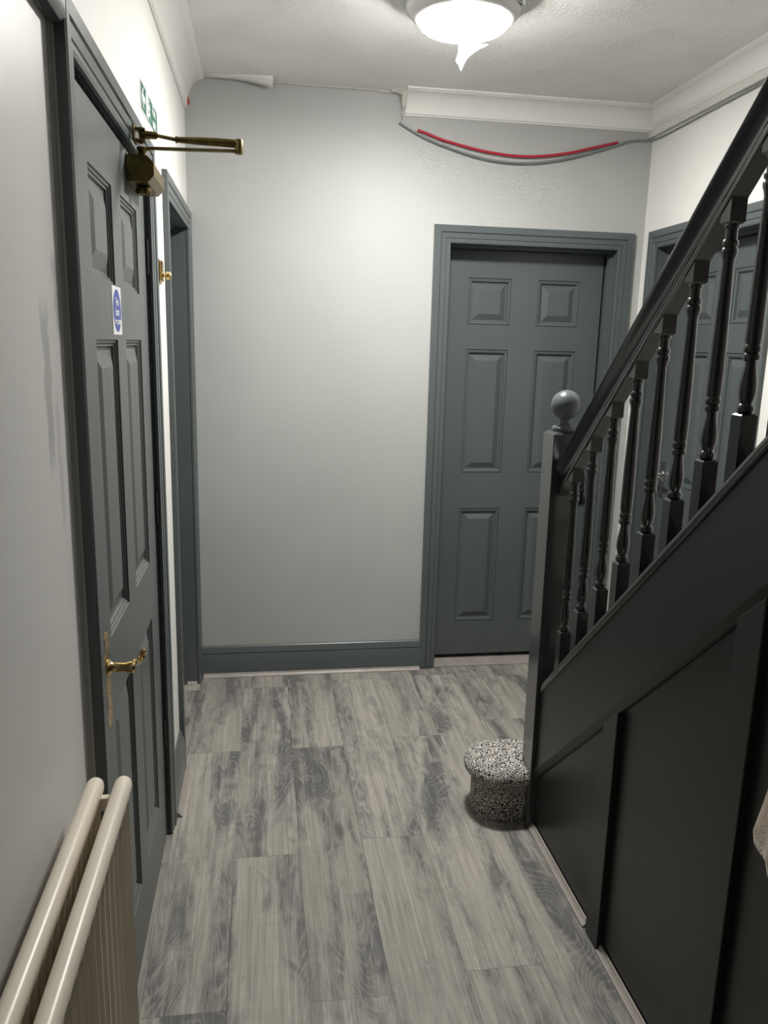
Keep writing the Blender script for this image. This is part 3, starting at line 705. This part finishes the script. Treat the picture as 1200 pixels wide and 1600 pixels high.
# torn lining paper at the back edge of the ceiling, left of the broken coving
bm = bmesh.new(); rows = []
pp = [(-.232, 2.598, .0), (-.19, 2.5985, .004), (-.12, 2.597, .010), (-.06, 2.590, .022), (-.01, 2.580, .030), (.03, 2.572, .034), (.046, 2.568, .034)]
for x, z, dy in pp:
    rows.append([bm.verts.new((x, D-.002-dy-q*.05, z+(2.5995-z)*q)) for q in (0, .35, .7, 1)])
for A, B in zip(rows, rows[1:]):
    for k in range(3): bm.faces.new((A[k], A[k+1], B[k+1], B[k]))
o = tag(obj('torn_lining_paper', bm, COVING, smooth=True), 'curled flap of painted lining paper peeling off where ceiling meets back wall', 'paper')
sm = o.modifiers.new('s', 'SOLIDIFY'); sm.thickness = .0015
# ragged plaster edge along the missing coving and at its broken end
bm = bmesh.new(); rnd = random.Random(3); n = 40; top = []; bot = []
for k in range(n+1):
    x = .05+(.56-.05)*k/n; d = .004+.003*rnd.random()+(.006 if k > 34 else 0)
    top.append((x, 0)); bot.append((x, -d))
for (a, b), (c_, d) in zip(zip(top, bot), zip(top[1:], bot[1:])):
    v = [bm.verts.new((p[0], D-yy, HC+p[1])) for yy in (0, .010) for p in (a, b, d, c_)]
    for q in ((0,1,2,3),(4,5,6,7),(0,4,7,3),(1,5,6,2),(0,1,5,4),(3,2,6,7)): bm.faces.new([v[i] for i in q])
bmesh.ops.remove_doubles(bm, verts=bm.verts, dist=.0001)
tag(obj('plaster_ridge', bm, PLASTER), 'thin ragged plaster ridge left along the ceiling where the coving is missing', 'plaster')
bm = bmesh.new()
out = [(.530,2.600),(.540,2.588),(.556,2.590),(.566,2.582),(.578,2.578),(.582,2.562),(.580,2.545),(.586,2.528),(.582,2.512),(.588,2.500),(.584,2.488),(.596,2.506),(.600,2.53),(.600,2.600)]
v0 = [bm.verts.new((x, D, z)) for x, z in out]
v1 = [bm.verts.new((x+.003*sin(i*2.1), D-(.012+.045*max(0, (z-2.50)/.1)*(1 if x > .57 else .35)), z)) for i, (x, z) in enumerate(out)]
for i in range(len(out)): j = (i+1) % len(out); bm.faces.new((v0[i], v0[j], v1[j], v1[i]))
bm.faces.new(v1)
tag(obj('broken_plaster', bm, PLASTER), 'lumpy broken plaster at the cut end of the back wall coving', 'plaster')

# ------------------------------------------------------------------ radiator
ra = thing('radiator', 'old cream double panel radiator with round top rails on the near left wall', 'radiator', (-.256, .75, .12))
RO = Vector(ra.location); YR1, YR0 = 1.238, .26; ZT, ZB = .836, .15
def rp(name, bm, m=CREAM, parent=ra, **k):
    for v in bm.verts: v.co -= RO
    return obj(name, bm, m, parent, **k)
PITCHR = .0335
for xr in (-.279, -.2345):
    bm = bmesh.new()
    # fluted panel: grid with flutes, closed body
    ny = int((YR1-YR0)/PITCHR)*14; nz = 1
    def fx(y, side):
        t = ((YR1-y)/PITCHR) % 1.0
        rdg = max(0, cos((t-.0)*2*pi))**9       # narrow ridges
        return xr + side*(.0025+.0095*rdg)
    cols = []
    zr = [(ZT-.008, 0), (ZT-.014, .12), (ZT-.022, .4), (ZT-.032, .8), (ZT-.045, 1), (ZB+.03, 1)]
    for i in range(ny+1):
        y = YR1-.004-(YR1-YR0-.008)*i/ny
        col_ = [(1, z, q) for z, q in zr] + [(-1, z, q) for z, q in reversed(zr)]
        cols.append([bm.verts.new((xr + s*(.0125*(1-q)) + (fx(y, s)-xr)*q, y, z)) for s, z, q in col_])
    for A, B in zip(cols, cols[1:]):
        for k in range(12): bm.faces.new((A[k], A[(k+1)%12], B[(k+1)%12], B[k]))
    bm.faces.new(cols[0][::-1]); bm.faces.new(cols[-1])
    pn = rp('radiator_panel', bm, smooth=True)
    for nm, z in (('top_rail', ZT), ('bottom_rail', ZB+.015)):
        bm = bmesh.new(); r = .0145
        pts = [(xr, YR1+.0-.002, z)] + [(xr, YR1-r*(1-cos(a)), z) for a in (.5, .9, 1.3)] + [(xr, YR1-.03, z), (xr, YR0+.03, z), (xr, YR0, z)]
        tube(bm, pts, [.003, r*sin(.7), r*sin(1.05), r*.97, r, r, r*.5], 20); rp(nm, bm, parent=pn, smooth=True)
bm = bmesh.new(); box(bm, -.279, -.2345, YR1-.034, YR1-.020, ZT-.034, ZT-.010); rp('connector', bm, bevel=.003)
bm = bmesh.new(); box(bm, -.279, -.2345, YR0+.05, YR0+.07, ZT-.036, ZT-.012); rp('connector', bm, bevel=.003)
for y in (1.05, .45):
    bm = bmesh.new(); box(bm, XL-.010, -.284, y-.015, y+.015, .25, .70); rp('wall_bracket', bm)
bm = bmesh.new(); tube(bm, [(-.256, YR0+.02, 0.0), (-.256, YR0+.02, ZB+.02)], .0075, 12); tube(bm, [(-.285, YR0+.02, ZB+.018), (-.228, YR0+.02, ZB+.018)], .011, 12)
rp('pipe', bm, smooth=True)
bm = bmesh.new(); tube(bm, [(-.256, YR1-.02, 0.0), (-.256, YR1-.02, ZB+.02)], .0075, 12); tube(bm, [(-.285, YR1-.02, ZB+.018), (-.228, YR1-.02, ZB+.018)], .011, 12)
rp('pipe', bm, smooth=True)

# ------------------------------------------------------------------ garment at the right edge
ga = thing('hanging_garment', 'tan fabric garment with a pale stitched hem hanging against the stair panelling', 'garment', (.812, .935, .765))
bm = bmesh.new(); segs = 40; rings = []
rowsg = [(0, .112, .046), (.02, .116, .050), (.04, .112, .049), (.08, .104, .047), (.14, .094, .044), (.22, .086, .042), (.32, .082, .040), (.42, .085, .040), (.48, .080, .034), (.52, .05, .022), (.54, .015, .010)]
for z, ry, rx in rowsg:
    ring = []
    for k in range(segs):
        a = 2*pi*k/segs; wv = 1+.10*sin(a*7+z*4)*(1-z/.6)
        ring.append(bm.verts.new((rx*wv*cos(a), ry*wv*sin(a), z+.010*sin(a)*(1-z/.54))))
    rings.append(ring)
for i, (A, B) in enumerate(zip(rings, rings[1:])):
    for k in range(segs):
        fc = bm.faces.new((A[k], A[(k+1)%segs], B[(k+1)%segs], B[k])); fc.material_index = 1 if i == 0 else 0
bm.faces.new(rings[-1])
inner = [bm.verts.new((v.co.x*.9, v.co.y*.93, v.co.z+.004)) for v in rings[0]]
for k in range(segs): bm.faces.new((rings[0][k], inner[k], inner[(k+1)%segs], rings[0][(k+1)%segs])).material_index = 1
bm.faces.new([bm.verts.new((v.co.x, v.co.y, v.co.z+.03)) for v in inner])
obj('garment_cloth', bm, TAN, ga, smooth=True, mats=[TAN, TANHEM])
bm = bmesh.new(); tube(bm, catmull([(0,0,.535), (.0,0,.56), (.03,0,.575), (.058,0,.565)], 4), .003, 8); obj('hanging_loop', bm, TANHEM, ga, smooth=True)
bm = bmesh.new(); box(bm, .866, SX0+.004, .905, .955, 1.28, 1.36); tube(bm, catmull([(.868,.93,1.335),(.845,.93,1.33),(.832,.93,1.315),(.835,.93,1.300)],4), .0045, 10)
hk = obj('wall_hook', bm, BLACKM, smooth=True); tag(hk, 'dark metal coat hook on the stair panelling above the tan garment', 'hook')
